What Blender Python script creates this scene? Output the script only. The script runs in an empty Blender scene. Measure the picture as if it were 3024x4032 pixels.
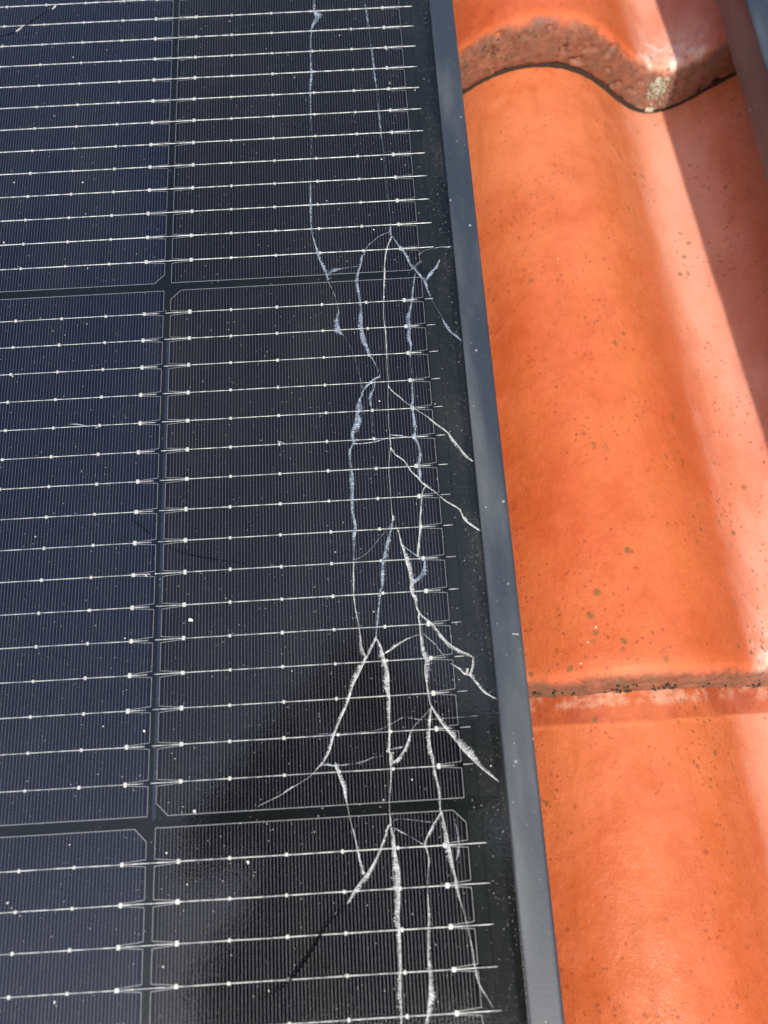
import bpy, bmesh, math, random
from mathutils import Vector, Matrix, noise

random.seed(7)
sc = bpy.context.scene
C = sc.collection
MM = 0.001
PITCH = math.radians(22.0)                  # the roof leans back 22 degrees; u runs along the eaves, v up the roof, n out of it
ROOF = Matrix.Rotation(PITCH, 4, 'X')

# ------------------------------------------------------------------ camera
cam_d = bpy.data.cameras.new('camera')
cam = bpy.data.objects.new('camera', cam_d)
C.objects.link(cam)
cp = Vector((71.78, -161.31, 238.31)) * MM
rgt = Vector((0.99835534, -0.05692351, -0.00680695))
dwn = Vector((-0.05650028, -0.95684624, -0.2850491))
fwd = Vector((0.00971279, 0.28496488, -0.95848875))
m = Matrix((
    (rgt.x, -dwn.x, -fwd.x, cp.x),
    (rgt.y, -dwn.y, -fwd.y, cp.y),
    (rgt.z, -dwn.z, -fwd.z, cp.z),
    (0, 0, 0, 1)))
cam.matrix_world = ROOF @ m
cam_d.sensor_fit = 'VERTICAL'
cam_d.sensor_height = 36.0
cam_d.lens = 2900.0 / 4032.0 * 36.0
cam_d.clip_start = 0.005
cam_d.clip_end = 3000
cam_d.dof.use_dof = True
cam_d.dof.focus_distance = 0.268
cam_d.dof.aperture_fstop = 9.5
sc.camera = cam

# ------------------------------------------------------------------ sky and sun
S_U, S_V = 0.032, -0.80                       # towards the sun, in roof axes, for one unit along the roof's normal
sdir = (ROOF.to_3x3() @ Vector((S_U, S_V, 1.0))).normalized()
elev = math.asin(sdir.z)
azim = math.atan2(sdir.x, sdir.y)
world = bpy.data.worlds.new('World')
sc.world = world
world.use_nodes = True
wn = world.node_tree
wn.nodes.clear()
sky = wn.nodes.new('ShaderNodeTexSky')
sky.sky_type = 'NISHITA'
sky.sun_disc = False
sky.sun_elevation = elev
sky.sun_rotation = azim
sky.altitude = 50
sky.air_density = 1.0
sky.dust_density = 2.5
bg = wn.nodes.new('ShaderNodeBackground')
bg.inputs['Strength'].default_value = 0.15
wo = wn.nodes.new('ShaderNodeOutputWorld')
wn.links.new(sky.outputs[0], bg.inputs[0])
wn.links.new(bg.outputs[0], wo.inputs[0])
sun_d = bpy.data.lights.new('sun', 'SUN')
sun_d.energy = 4.0
sun_d.angle = math.radians(1.2)
sun_d.color = (1.0, 0.95, 0.87)
sun = bpy.data.objects.new('sun', sun_d)
sun.rotation_mode = 'QUATERNION'
sun.rotation_quaternion = sdir.to_track_quat('Z', 'Y')
sun.location = (0, 0, 5)
C.objects.link(sun)
sc.view_settings.view_transform = 'Standard'
sc.view_settings.look = 'None'
sc.view_settings.gamma = 1.0
sc.view_settings.use_curve_mapping = False
sc.view_settings.exposure = 0.55
sc.cycles.max_bounces = 10
sc.cycles.transparent_max_bounces = 16

# ------------------------------------------------------------------ node helpers
def new_mat(name):
    mt = bpy.data.materials.new(name)
    mt.use_nodes = True
    mt.node_tree.nodes.clear()
    return mt, NT(mt.node_tree)

class NT:
    def __init__(s, t):
        s.t = t
    def n(s, kind, **kw):
        nd = s.t.nodes.new(kind)
        for k, v in kw.items():
            setattr(nd, k, v)
        return nd
    def put(s, sock, v):
        if hasattr(v, 'links') or isinstance(v, bpy.types.NodeSocket):
            s.t.links.new(v, sock)
        else:
            if isinstance(v, (tuple, list)) and len(v) == 3 and sock.type == 'RGBA':
                v = (*v, 1.0)
            sock.default_value = v
    def math(s, op, a, b=0.0, c=0.0, clamp=False):
        nd = s.n('ShaderNodeMath', operation=op, use_clamp=clamp)
        s.put(nd.inputs[0], a); s.put(nd.inputs[1], b); s.put(nd.inputs[2], c)
        return nd.outputs[0]
    def mix(s, f, a, b, mode='MIX'):
        nd = s.n('ShaderNodeMix', data_type='RGBA', blend_type=mode)
        s.put(nd.inputs[0], f); s.put(nd.inputs[6], a); s.put(nd.inputs[7], b)
        return nd.outputs[2]
    def ramp(s, f, lo, hi, a=0.0, b=1.0):
        nd = s.n('ShaderNodeMapRange', interpolation_type='SMOOTHSTEP')
        s.put(nd.inputs[0], f)
        nd.inputs[1].default_value = lo; nd.inputs[2].default_value = hi
        nd.inputs[3].default_value = a; nd.inputs[4].default_value = b
        return nd.outputs[0]
    def noise(s, vec, scale, detail=3.0, rough=0.55, dist=0.0):
        nd = s.n('ShaderNodeTexNoise')
        s.put(nd.inputs['Vector'], vec)
        nd.inputs['Scale'].default_value = scale
        nd.inputs['Detail'].default_value = detail
        nd.inputs['Roughness'].default_value = rough
        nd.inputs['Distortion'].default_value = dist
        return nd.outputs[0]
    def voro(s, vec, scale, rnd=1.0):
        nd = s.n('ShaderNodeTexVoronoi')
        s.put(nd.inputs['Vector'], vec)
        nd.inputs['Scale'].default_value = scale
        nd.inputs['Randomness'].default_value = rnd
        return nd
    def scale(s, vec, xyz):
        nd = s.n('ShaderNodeMapping')
        s.put(nd.inputs[0], vec)
        nd.inputs['Scale'].default_value = xyz
        return nd.outputs[0]
    def coords(s):
        return s.n('ShaderNodeTexCoord').outputs['Object']
    def bump(s, h, dist, strength=1.0, normal=None):
        nd = s.n('ShaderNodeBump')
        nd.inputs['Strength'].default_value = strength
        nd.inputs['Distance'].default_value = dist
        s.put(nd.inputs['Height'], h)
        if normal is not None:
            s.put(nd.inputs['Normal'], normal)
        return nd.outputs[0]
    def princ(s, color, rough, metal=0.0, normal=None, spec=0.5, coat=0.0, coat_rough=0.2):
        nd = s.n('ShaderNodeBsdfPrincipled')
        s.put(nd.inputs['Base Color'], color)
        s.put(nd.inputs['Roughness'], rough)
        s.put(nd.inputs['Metallic'], metal)
        nd.inputs['Specular IOR Level'].default_value = spec
        nd.inputs['Coat Weight'].default_value = coat
        nd.inputs['Coat Roughness'].default_value = coat_rough
        if normal is not None:
            s.put(nd.inputs['Normal'], normal)
        return nd.outputs[0]
    def out(s, shader):
        o = s.n('ShaderNodeOutputMaterial')
        s.t.links.new(shader, o.inputs[0])

# ------------------------------------------------------------------ materials
def mat_cell(name, c1, c2):
    mt, t = new_mat(name)
    co = t.coords()
    v = t.noise(t.scale(co, (18, 6, 18)), 1.0, 3)
    col = t.mix(v, c1, c2)
    t.out(t.princ(col, 0.6, spec=0.02))
    return mt
def mat_silver(name, col, rough, metal, fine=2500, dist=0.00006):
    mt, t = new_mat(name)
    co = t.coords()
    nz = t.noise(co, fine, 2)
    c2 = t.mix(nz, tuple(c * 0.7 for c in col), col)
    t.out(t.princ(c2, rough, metal=metal, normal=t.bump(nz, dist)))
    return mt
def mat_wire():
    mt, t = new_mat('tinned_copper')
    co = t.coords()
    nz = t.noise(co, 1300, 2)
    glint = t.ramp(t.noise(t.scale(co, (1.0, 2.5, 1.0)), 330, 3, 0.65), 0.36, 0.60)  # uneven glint along the wire, put into its colour
    col = t.mix(glint, (0.42, 0.43, 0.46), (1.0, 1.0, 1.0))
    t.out(t.princ(col, 0.40, metal=0.12, normal=t.bump(nz, 0.00014)))
    return mt
def mat_black(name, col, rough, spec=0.4):
    mt, t = new_mat(name)
    co = t.coords()
    nz = t.noise(co, 1400, 2)
    big = t.noise(t.scale(co, (1, 0.15, 1)), 60, 3)
    c2 = t.mix(t.math('MULTIPLY', nz, big), col, tuple(min(1, c * 2.6) for c in col))
    t.out(t.princ(c2, rough, normal=t.bump(nz, 0.00008), spec=spec))
    return mt
def mat_glass():
    mt, t = new_mat('rolled_glass')
    co = t.coords()
    a = t.noise(t.scale(co, (1.0, 1.35, 1.0)), 1150, 2, 0.45)
    b = t.noise(co, 420, 2, 0.5)
    h = t.math('ADD', a, t.math('MULTIPLY', b, 0.7))
    nrm = t.bump(h, 0.000022, 1.0)
    fr = t.n('ShaderNodeFresnel'); fr.inputs[0].default_value = 1.5
    fac = t.math('MULTIPLY', fr.outputs[0], 1.6, clamp=True)
    tr = t.n('ShaderNodeBsdfTransparent'); tr.inputs[0].default_value = (0.95, 0.965, 0.965, 1)
    gl = t.n('ShaderNodeBsdfGlossy'); gl.inputs['Roughness'].default_value = 0.032
    t.t.links.new(nrm, gl.inputs['Normal'])
    mx = t.n('ShaderNodeMixShader')
    t.t.links.new(fac, mx.inputs[0]); t.t.links.new(tr.outputs[0], mx.inputs[1]); t.t.links.new(gl.outputs[0], mx.inputs[2])
    xs = t.n('ShaderNodeSeparateXYZ'); t.put(xs.inputs[0], co)
    edge = t.ramp(xs.outputs[0], 0.092, 0.106)
    smear = t.ramp(t.noise(t.scale(co, (1.0, 0.35, 1.0)), 28, 5, 0.65), 0.42, 0.75, 0.0, 0.009)
    grit = t.ramp(t.noise(co, 1300, 2, 0.6), 0.60, 0.74)
    rim = t.math('MULTIPLY', t.math('MULTIPLY', edge, grit), t.ramp(t.noise(co, 60, 3), 0.3, 0.6, 0.02, 0.16))
    veil = t.math('MULTIPLY', edge, t.ramp(t.noise(t.scale(co, (1.0, 0.3, 1.0)), 90, 4), 0.45, 0.8, 0.0, 0.03))
    df = t.n('ShaderNodeBsdfDiffuse'); df.inputs[0].default_value = (0.55, 0.52, 0.46, 1)
    m2 = t.n('ShaderNodeMixShader')
    t.put(m2.inputs[0], t.math('ADD', smear, t.math('ADD', rim, veil), clamp=True))
    t.t.links.new(mx.outputs[0], m2.inputs[1]); t.t.links.new(df.outputs[0], m2.inputs[2])
    t.out(m2.outputs[0])
    return mt
def mat_clear():
    mt, t = new_mat('bonded_glass_back')
    tr = t.n('ShaderNodeBsdfTransparent'); tr.inputs[0].default_value = (1, 1, 1, 1)
    t.out(tr.outputs[0])
    return mt
def mat_crack(name, col, clear, rough):
    mt, t = new_mat(name)
    co = t.coords()
    nz = t.noise(co, 1600, 3, 0.6)
    c2 = t.mix(t.ramp(nz, 0.3, 0.7), tuple(c * 0.55 for c in col), col)
    p = t.princ(c2, rough, normal=t.bump(nz, 0.0003), spec=0.8)
    tr = t.n('ShaderNodeBsdfTransparent')
    mx = t.n('ShaderNodeMixShader')
    t.put(mx.inputs[0], t.ramp(t.noise(co, 520, 3, 0.6), 0.34, 0.66, clear[0], clear[1]))
    t.t.links.new(p, mx.inputs[1]); t.t.links.new(tr.outputs[0], mx.inputs[2])
    t.out(mx.outputs[0])
    return mt
def mat_frame():
    mt, t = new_mat('anodised_frame')
    co = t.coords()
    g = t.noise(co, 1900, 3, 0.6)
    blot = t.noise(t.scale(co, (40, 9, 40)), 1.0, 4)
    col = t.mix(g, (0.013, 0.018, 0.029), (0.031, 0.040, 0.055))
    col = t.mix(t.math('MULTIPLY', t.ramp(blot, 0.42, 0.68), 0.6), col, (0.11, 0.12, 0.125))
    sp = t.voro(co, 160)
    dot = t.ramp(sp.outputs['Distance'], 0.05, 0.1, 1, 0)
    keep = t.ramp(t.noise(sp.outputs['Position'], 400, 1), 0.50, 0.55)
    col = t.mix(t.math('MULTIPLY', dot, t.math('MULTIPLY', keep, 0.45)), col, (0.45, 0.46, 0.48))
    t.out(t.princ(col, t.ramp(g, 0.2, 0.8, 0.42, 0.55), metal=0.0, normal=t.bump(g, 0.00005), spec=0.4, coat=0.32, coat_rough=0.40))
    return mt
def mat_tile(name, filmed):
    mt, t = new_mat(name)
    co = t.coords()
    oi = t.n('ShaderNodeObjectInfo')
    sh = t.n('ShaderNodeVectorMath', operation='ADD')
    t.put(sh.inputs[0], co)
    rv = t.n('ShaderNodeCombineXYZ')
    t.put(rv.inputs[0], t.math('MULTIPLY', oi.outputs['Random'], 3.1)); t.put(rv.inputs[2], t.math('MULTIPLY', oi.outputs['Random'], 7.7))
    t.put(sh.inputs[1], rv.outputs[0])
    P = sh.outputs[0]
    xyz = t.n('ShaderNodeSeparateXYZ'); t.put(xyz.inputs[0], co)
    x, y = xyz.outputs[0], xyz.outputs[1]
    big = t.noise(P, 22, 4, 0.6)
    mid = t.noise(P, 95, 5, 0.65)
    fine = t.noise(P, 700, 4, 0.65)
    gritty = t.noise(t.scale(P, (1.0, 0.55, 1.0)), 420, 3, 0.6)
    col = t.mix(t.ramp(big, 0.3, 0.7), (0.43, 0.078, 0.020), (0.52, 0.130, 0.042))
    col = t.mix(t.math('MULTIPLY', t.ramp(mid, 0.42, 0.72), 0.6), col, (0.54, 0.110, 0.044))
    col = t.mix(t.math('MULTIPLY', t.ramp(gritty, 0.42, 0.64), 0.16), col, (0.32, 0.058, 0.016))
    gloss_tint = t.math('MULTIPLY', t.ramp(t.math('ADD', y, t.math('MULTIPLY', t.math('ADD', big, -0.5), 0.12)), 0.10, 0.30), t.ramp(mid, 0.25, 0.6, 0.10 if filmed else 0.22, 0.25 if filmed else 0.50))
    col = t.mix(gloss_tint, col, (0.60, 0.205, 0.090))  # paler upslope: the stronger gloss there is painted into the colour
    grain = t.noise(P, 1500, 3, 0.7)
    col = t.mix(t.ramp(grain, 0.28, 0.42, 0.28, 0.0), col, (0.22, 0.044, 0.014))
    col = t.mix(t.ramp(t.noise(P, 1150, 3, 0.7), 0.58, 0.74, 0.0, 0.22), col, (0.62, 0.21, 0.09))
    streak = t.noise(t.scale(P, (1.0, 0.10, 1.0)), 160, 4, 0.65)
    col = t.mix(t.ramp(streak, 0.52, 0.72, 0.0, 0.30), col, (0.36, 0.085, 0.030))
    pore = t.voro(P, 620)
    pk = t.math('MULTIPLY', t.ramp(pore.outputs['Distance'], 0.10, 0.26, 1, 0), t.ramp(t.noise(pore.outputs['Position'], 90, 2), 0.52, 0.60))
    col = t.mix(t.math('MULTIPLY', pk, 0.45), col, (0.24, 0.05, 0.018))
    # pale chalky deposit along each trough, with the wet sheen painted into its colour
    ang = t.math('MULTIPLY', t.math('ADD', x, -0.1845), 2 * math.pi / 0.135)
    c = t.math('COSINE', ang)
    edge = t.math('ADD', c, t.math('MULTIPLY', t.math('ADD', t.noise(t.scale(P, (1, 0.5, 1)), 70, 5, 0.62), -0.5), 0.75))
    dep_sheen = t.ramp(edge, 0.30, 1.05)
    dep_sheen = t.math('MULTIPLY', dep_sheen, t.ramp(t.noise(t.scale(P, (1, 0.35, 1)), 45, 4), 0.3, 0.62, 0.45, 1.0))
    col = t.mix(t.math('MULTIPLY', dep_sheen, 0.75), col, (0.70, 0.335, 0.245))
    # white lime bloom and glare, painted together in patches near the lip
    lime_glare = t.math('MULTIPLY', t.ramp(y, 0.01, 0.035, 1, 0), t.ramp(edge, 0.55, 0.9))
    lime_glare = t.math('MULTIPLY', lime_glare, t.ramp(t.noise(P, 90, 6, 0.75), 0.40, 0.72))
    col = t.mix(t.math('MULTIPLY', lime_glare, 0.85), col, (0.85, 0.72, 0.66))
    # brown film under the lip of the course above
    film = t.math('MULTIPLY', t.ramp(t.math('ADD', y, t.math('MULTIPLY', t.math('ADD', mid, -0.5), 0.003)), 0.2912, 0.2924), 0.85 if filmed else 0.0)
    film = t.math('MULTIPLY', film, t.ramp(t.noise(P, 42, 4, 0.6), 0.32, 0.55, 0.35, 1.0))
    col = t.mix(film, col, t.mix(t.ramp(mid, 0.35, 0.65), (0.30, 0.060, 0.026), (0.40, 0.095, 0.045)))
    tide = t.ramp(t.math('ABSOLUTE', t.math('ADD', t.math('ADD', y, t.math('MULTIPLY', t.math('ADD', mid, -0.5), 0.003)), -0.2905)), 0.0, 0.0016, 0.6 if filmed else 0.0, 0.0)
    tide = t.math('MULTIPLY', tide, t.ramp(t.noise(P, 60, 4, 0.65), 0.38, 0.62))
    col = t.mix(tide, col, (0.62, 0.20, 0.075))
    rim = t.math('MULTIPLY', t.ramp(t.math('ADD', y, t.math('MULTIPLY', mid, 0.004)), 0.2985, 0.3015), t.ramp(mid, 0.4, 0.6))
    col = t.mix(t.math('MULTIPLY', rim, 0.42 if filmed else 0.0), col, (0.62, 0.42, 0.30))
    # olive and dark specks, some larger algae dots
    for sc_, lo, hi, cut, amt, cc in ((150, 0.10, 0.24, 0.59, 0.7, (0.12, 0.085, 0.022)), (330, 0.12, 0.28, 0.50, 0.6, (0.22, 0.048, 0.018)),
                                     (75, 0.05, 0.11, 0.61, 0.8, (0.045, 0.05, 0.045)), (210, 0.05, 0.11, 0.64, 0.7, (0.75, 0.55, 0.42))):
        wob = t.n('ShaderNodeVectorMath', operation='ADD')
        t.put(wob.inputs[0], P)
        nn = t.n('ShaderNodeTexNoise'); t.put(nn.inputs['Vector'], P); nn.inputs['Scale'].default_value = 600
        sv = t.n('ShaderNodeVectorMath', operation='SCALE'); t.put(sv.inputs[0], nn.outputs['Color']); sv.inputs['Scale'].default_value = 0.0022
        t.put(wob.inputs[1], sv.outputs[0])
        vo = t.voro(wob.outputs[0], sc_)
        d = t.ramp(vo.outputs['Distance'], lo, hi, 1, 0)
        k = t.ramp(t.noise(vo.outputs['Position'], 37, 3, 0.7), cut - 0.03, cut + 0.03)
        col = t.mix(t.math('MULTIPLY', t.math('MULTIPLY', d, k), amt), col, cc)
    # weathered lip: greyer, grubby
    lip = t.ramp(t.math('ADD', y, t.math('MULTIPLY', t.math('ADD', mid, -0.5), 0.006)), 0.0030, 0.0072, 1, 0)
    grub = t.mix(t.ramp(t.noise(P, 260, 5, 0.7), 0.35, 0.65), (0.085, 0.030, 0.017), (0.19, 0.072, 0.042))
    grub = t.mix(t.math('MULTIPLY', t.ramp(t.noise(P, 130, 4, 0.7), 0.48, 0.62), 0.8), grub, (0.075, 0.045, 0.025))
    grub = t.mix(t.math('MULTIPLY', t.ramp(t.noise(P, 330, 4, 0.7), 0.58, 0.65), 0.9), grub, (0.040, 0.026, 0.018))
    col = t.mix(t.math('MULTIPLY', lip, 0.92), col, grub)
    h = t.math('ADD', t.math('ADD', gritty, t.math('MULTIPLY', pk, -0.12)), t.math('ADD', t.math('MULTIPLY', fine, 0.45), t.math('MULTIPLY', grain, 0.3)))
    rough = t.math('ADD', t.ramp(mid, 0.3, 0.7, 0.30, 0.44), t.ramp(y, 0.006, 0.016, 0.35, 0.0), clamp=True)
    n1 = t.bump(mid, 0.0008, 0.35)
    n2 = t.bump(h, 0.00026, 0.9, n1)
    t.out(t.princ(col, rough, normal=n2, spec=0.45))
    return mt
def mat_simple(name, c1, c2, scale, rough, bump=0.0):
    mt, t = new_mat(name)
    co = t.coords()
    nz = t.noise(co, scale, 4, 0.6)
    col = t.mix(t.ramp(nz, 0.3, 0.7), c1, c2)
    t.out(t.princ(col, rough, normal=t.bump(nz, bump) if bump else None))
    return mt

M_CELL = mat_cell('silicon_cell', (0.0035, 0.0035, 0.0075), (0.0055, 0.0048, 0.0095))
M_CELL_SKY = mat_cell('sky_tinted_silicon_cell', (0.004, 0.0065, 0.021), (0.006, 0.0085, 0.026))  # left column: bluish reflection mixed into the cell's own dark blue
M_FINGER = mat_silver('silver_paste', (0.25, 0.25, 0.26), 0.5, 0.3)
M_PRINT = mat_silver('silver_print', (0.52, 0.52, 0.53), 0.5, 0.3)
M_WIRE = mat_wire()
M_PAD = mat_silver('solder', (0.95, 0.95, 0.93), 0.5, 0.15, 2500, 0.0001)
M_BACK = mat_black('black_backsheet', (0.0042, 0.0058, 0.0068), 0.6, 0.06)
M_TAPE = mat_black('black_tape', (0.008, 0.0105, 0.0115), 0.6, 0.08)
M_BLUE = mat_black('blue_gap_film', (0.007, 0.015, 0.034), 0.45)
M_GLASS = mat_glass()
M_CLEAR = mat_clear()
M_SKY_FROST = mat_crack('sky_tinted_crack', (0.36, 0.45, 0.58), (0.35, 0.78), 0.3)  # blue of the reflected sky is put into the colour
M_BRIGHT = mat_crack('bright_crack', (0.86, 0.87, 0.86), (0.0, 0.35), 0.3)
M_MIXED = mat_crack('splintered_crack', (0.68, 0.71, 0.74), (0.0, 0.8), 0.3)
M_FILM = mat_crack('splintered_film', (0.66, 0.68, 0.70), (0.40, 0.80), 0.3)
M_FRAME = mat_frame()
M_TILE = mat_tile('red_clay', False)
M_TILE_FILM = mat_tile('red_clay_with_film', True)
M_SEAL = mat_black('black_sealant', (0.004, 0.005, 0.006), 0.35)

# ------------------------------------------------------------------ mesh helpers
class MB:
    """collects quads and polygons, in millimetres of the roof's u, v, n"""
    def __init__(s):
        s.v, s.f, s.mi = [], [], []
    def poly(s, pts, mi=0):
        i = len(s.v); s.v += [tuple(p) for p in pts]; s.f.append(tuple(range(i, i + len(pts)))); s.mi.append(mi)
    def box(s, a, b, mi=0):
        (x0, y0, z0), (x1, y1, z1) = a, b
        i = len(s.v)
        s.v += [(x0, y0, z0), (x1, y0, z0), (x1, y1, z0), (x0, y1, z0), (x0, y0, z1), (x1, y0, z1), (x1, y1, z1), (x0, y1, z1)]
        for q in ((3, 2, 1, 0), (4, 5, 6, 7), (0, 1, 5, 4), (1, 2, 6, 5), (2, 3, 7, 6), (3, 0, 4, 7)):
            s.f.append(tuple(i + k for k in q)); s.mi.append(mi)
    def prism(s, outline, z0, z1, mi=0):
        n = len(outline); i = len(s.v)
        s.v += [(x, y, z0) for x, y in outline] + [(x, y, z1) for x, y in outline]
        s.f.append(tuple(i + n + k for k in range(n))); s.mi.append(mi)
        s.f.append(tuple(i + n - 1 - k for k in range(n))); s.mi.append(mi)
        for k in range(n):
            l = (k + 1) % n
            s.f.append((i + k, i + l, i + n + l, i + n + k)); s.mi.append(mi)
    def strip(s, a, b, w, z0, z1, mi=0):
        """flat bar from a to b in the u, v plane"""
        dx, dy = b[0] - a[0], b[1] - a[1]
        L = math.hypot(dx, dy) or 1
        px, py = -dy / L * w / 2, dx / L * w / 2
        s.prism([(a[0] - px, a[1] - py), (b[0] - px, b[1] - py), (b[0] + px, b[1] + py), (a[0] + px, a[1] + py)], z0, z1, mi)
    def tube(s, pts, r, seg=6, mi=0):
        """round wire along points (x, y, z)"""
        rings = []
        for k, p in enumerate(pts):
            p = Vector(p)
            d = (Vector(pts[min(k + 1, len(pts) - 1)]) - Vector(pts[max(k - 1, 0)])).normalized()
            side = d.cross(Vector((0, 0, 1))).normalized(); up = side.cross(d)
            rr = r[k] if isinstance(r, list) else r
            i = len(s.v)
            for a in range(seg):
                q = p + (side * math.cos(a * 2 * math.pi / seg) + up * math.sin(a * 2 * math.pi / seg)) * rr
                s.v.append(tuple(q))
            rings.append(i)
        for i, j in zip(rings, rings[1:]):
            for a in range(seg):
                b = (a + 1) % seg
                s.f.append((i + a, i + b, j + b, j + a)); s.mi.append(mi)
        s.f.append(tuple(rings[0] + a for a in reversed(range(seg)))); s.mi.append(mi)
        s.f.append(tuple(rings[-1] + a for a in range(seg))); s.mi.append(mi)
    def ball(s, c, r, sq=0.8, mi=0):
        i = len(s.v)
        for lat in (0, 35, 65):
            for a in range(8):
                ra = r * math.cos(math.radians(lat)) * (0.85 + 0.3 * random.random())
                s.v.append((c[0] + ra * math.cos(a * math.pi / 4), c[1] + ra * math.sin(a * math.pi / 4), c[2] + r * sq * math.sin(math.radians(lat))))
        s.v.append((c[0], c[1], c[2] + r * sq))
        for l in range(2):
            for a in range(8):
                b = (a + 1) % 8
                s.f.append((i + l * 8 + a, i + l * 8 + b, i + l * 8 + 8 + b, i + l * 8 + 8 + a)); s.mi.append(mi)
        for a in range(8):
            s.f.append((i + 16 + a, i + 16 + (a + 1) % 8, i + 24)); s.mi.append(mi)
    def mesh(s, name, mats, smooth=False):
        me = bpy.data.meshes.new(name)
        me.from_pydata([(x * MM, y * MM, z * MM) for x, y, z in s.v], [], s.f)
        for mt in (mats if isinstance(mats, (list, tuple)) else [mats]):
            me.materials.append(mt)
        me.polygons.foreach_set('material_index', s.mi)
        if smooth:
            me.polygons.foreach_set('use_smooth', [True] * len(s.f))
        me.update()
        return me
    def build(s, name, mats, parent=None, smooth=False, kind=None):
        return link(name, s.mesh(name, mats, smooth), parent, kind)

def link(name, me, parent=None, kind=None, loc=None):
    o = bpy.data.objects.new(name, me)
    C.objects.link(o)
    if parent is not None:
        o.parent = parent
    if kind:
        o['kind'] = kind
    if loc is not None:
        o.location = loc
    return o

def thing(name, label, cat, u=0, v=0, n=0, rot=0.0, group=None):
    """an Empty at the thing's base, lying in the roof's axes"""
    o = bpy.data.objects.new(name, None)
    o.empty_display_size = 0.05
    C.objects.link(o)
    o.matrix_world = ROOF @ Matrix.Translation((u * MM, v * MM, n * MM)) @ Matrix.Rotation(rot, 4, 'Z')
    o['label'] = label; o['category'] = cat
    if group:
        o['group'] = group
    return o

# ------------------------------------------------------------------ the setting: ground far below the roof
gm = mat_simple('meadow', (0.035, 0.06, 0.018), (0.075, 0.085, 0.03), 0.35, 0.9)
g = MB()
R = 900
gme = bpy.data.meshes.new('ground')
gme.from_pydata([(-R, -R, 0), (R, -R, 0), (R, R, 0), (-R, R, 0)], [], [(0, 1, 2, 3)])
gme.materials.append(gm)
go = link('ground', gme, kind='structure', loc=(0, 0, -5.5))

# ------------------------------------------------------------------ roof tiles
U0 = 50.0                 # seam of the visible column
COVER = 270.0
EXPO = 302.5
V_NOSE = (150.3, 150.3 - EXPO, 150.3 - 2 * EXPO)
NC = -26.0                # n of a crest at the lip
TILT = -25.0 / EXPO
def wave(u):
    p = 2 * math.pi * (u - 164.5) / 135.0
    return -16.5 * (1 - math.cos(p)) + 4.0 * math.sin(p) ** 2
# section of a tile along v: (y, drop below the top line)
LIP = [(44, -12), (30, -21.5), (12, -22.4), (3.5, -22.6), (0.9, -22.3), (0.1, -21.2), (0.0, -19.5), (0.2, -17), (0.5, -14.5), (0.9, -12.2), (1.3, -10),
       (1.8, -8), (2.4, -6.1), (3.1, -4.4), (4.0, -2.9), (5.1, -1.7), (6.5, -0.85), (8.2, -0.3), (10.5, -0.05), (14, 0)]
def tile_mesh(name, du, dv_near, dv_far, seed, rough):
    sec = list(LIP)
    if rough:                                   # refine the lip for the tiles one can see
        fine = []
        for (a, b), (c, d) in zip(sec, sec[1:]):
            k = max(1, int(math.hypot(c - a, d - b) / rough))
            fine += [(a + (c - a) * q / k, b + (d - b) * q / k) for q in range(k)]
        sec = fine + [sec[-1]]
    y = 14.0
    while y < 356:
        y += dv_near if y > 270 or y < 40 else dv_far
        sec.append((min(y, 357), 0))
    sec.append((357, -12)); sec.append((200, -12))
    nu = int(COVER / du)
    verts, faces = [], []
    s = Vector((seed * 13.7, seed * 5.1, seed * 3.3))
    for i in range(nu + 1):
        u = U0 + 1.0 + (COVER - 2.0) * i / nu
        for (yy, d) in sec:
            n = NC + wave(u) + TILT * yy + d
            y2 = yy
            if rough:
                p = Vector((u, yy, n)) + s
                n += 0.55 * noise.noise(p * 0.03) + 0.16 * noise.noise(p * 0.16)
                if yy < 20:
                    face = max(0.0, min(1.0, -d / 3.0)) if d > -22.5 else 1.0
                    edge = max(0.0, 1 - abs(d + 22.5) / 5.0)
                    k = 0.8 * noise.noise(p * 0.10) + 0.45 * noise.noise(p * 0.33) + 0.45 * noise.noise(p * 0.8) + 0.42 * noise.noise(p * 1.6)
                    pit = max(0.0, noise.noise(p * 0.27 + Vector((9, 4, 2))) - 0.33) * 7.0
                    y2 += face * (-0.6 * k + pit)
                    n += face * 0.45 * noise.noise(p * 0.5 + Vector((3, 1, 7)))
                    n += edge * (0.9 * noise.noise(Vector((u * 0.35, 1, seed))) + 1.0 * noise.noise(Vector((u * 0.09, 7, seed))))
            verts.append(((u - U0) * MM, y2 * MM, n * MM))
    m_ = len(sec)
    for i in range(nu):
        for j in range(m_ - 1):
            a = i * m_ + j
            faces.append((a, a + m_, a + m_ + 1, a + 1))
    for i in (0, nu):
        r_ = [i * m_ + j for j in range(m_)]
        faces.append(tuple(r_ if i == 0 else reversed(r_)))
    me = bpy.data.meshes.new(name)
    me.from_pydata(verts, [], faces)
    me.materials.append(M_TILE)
    me.polygons.foreach_set('use_smooth', [True] * (len(faces) - 2) + [False] * 2)
    me.update()
    return me

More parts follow.
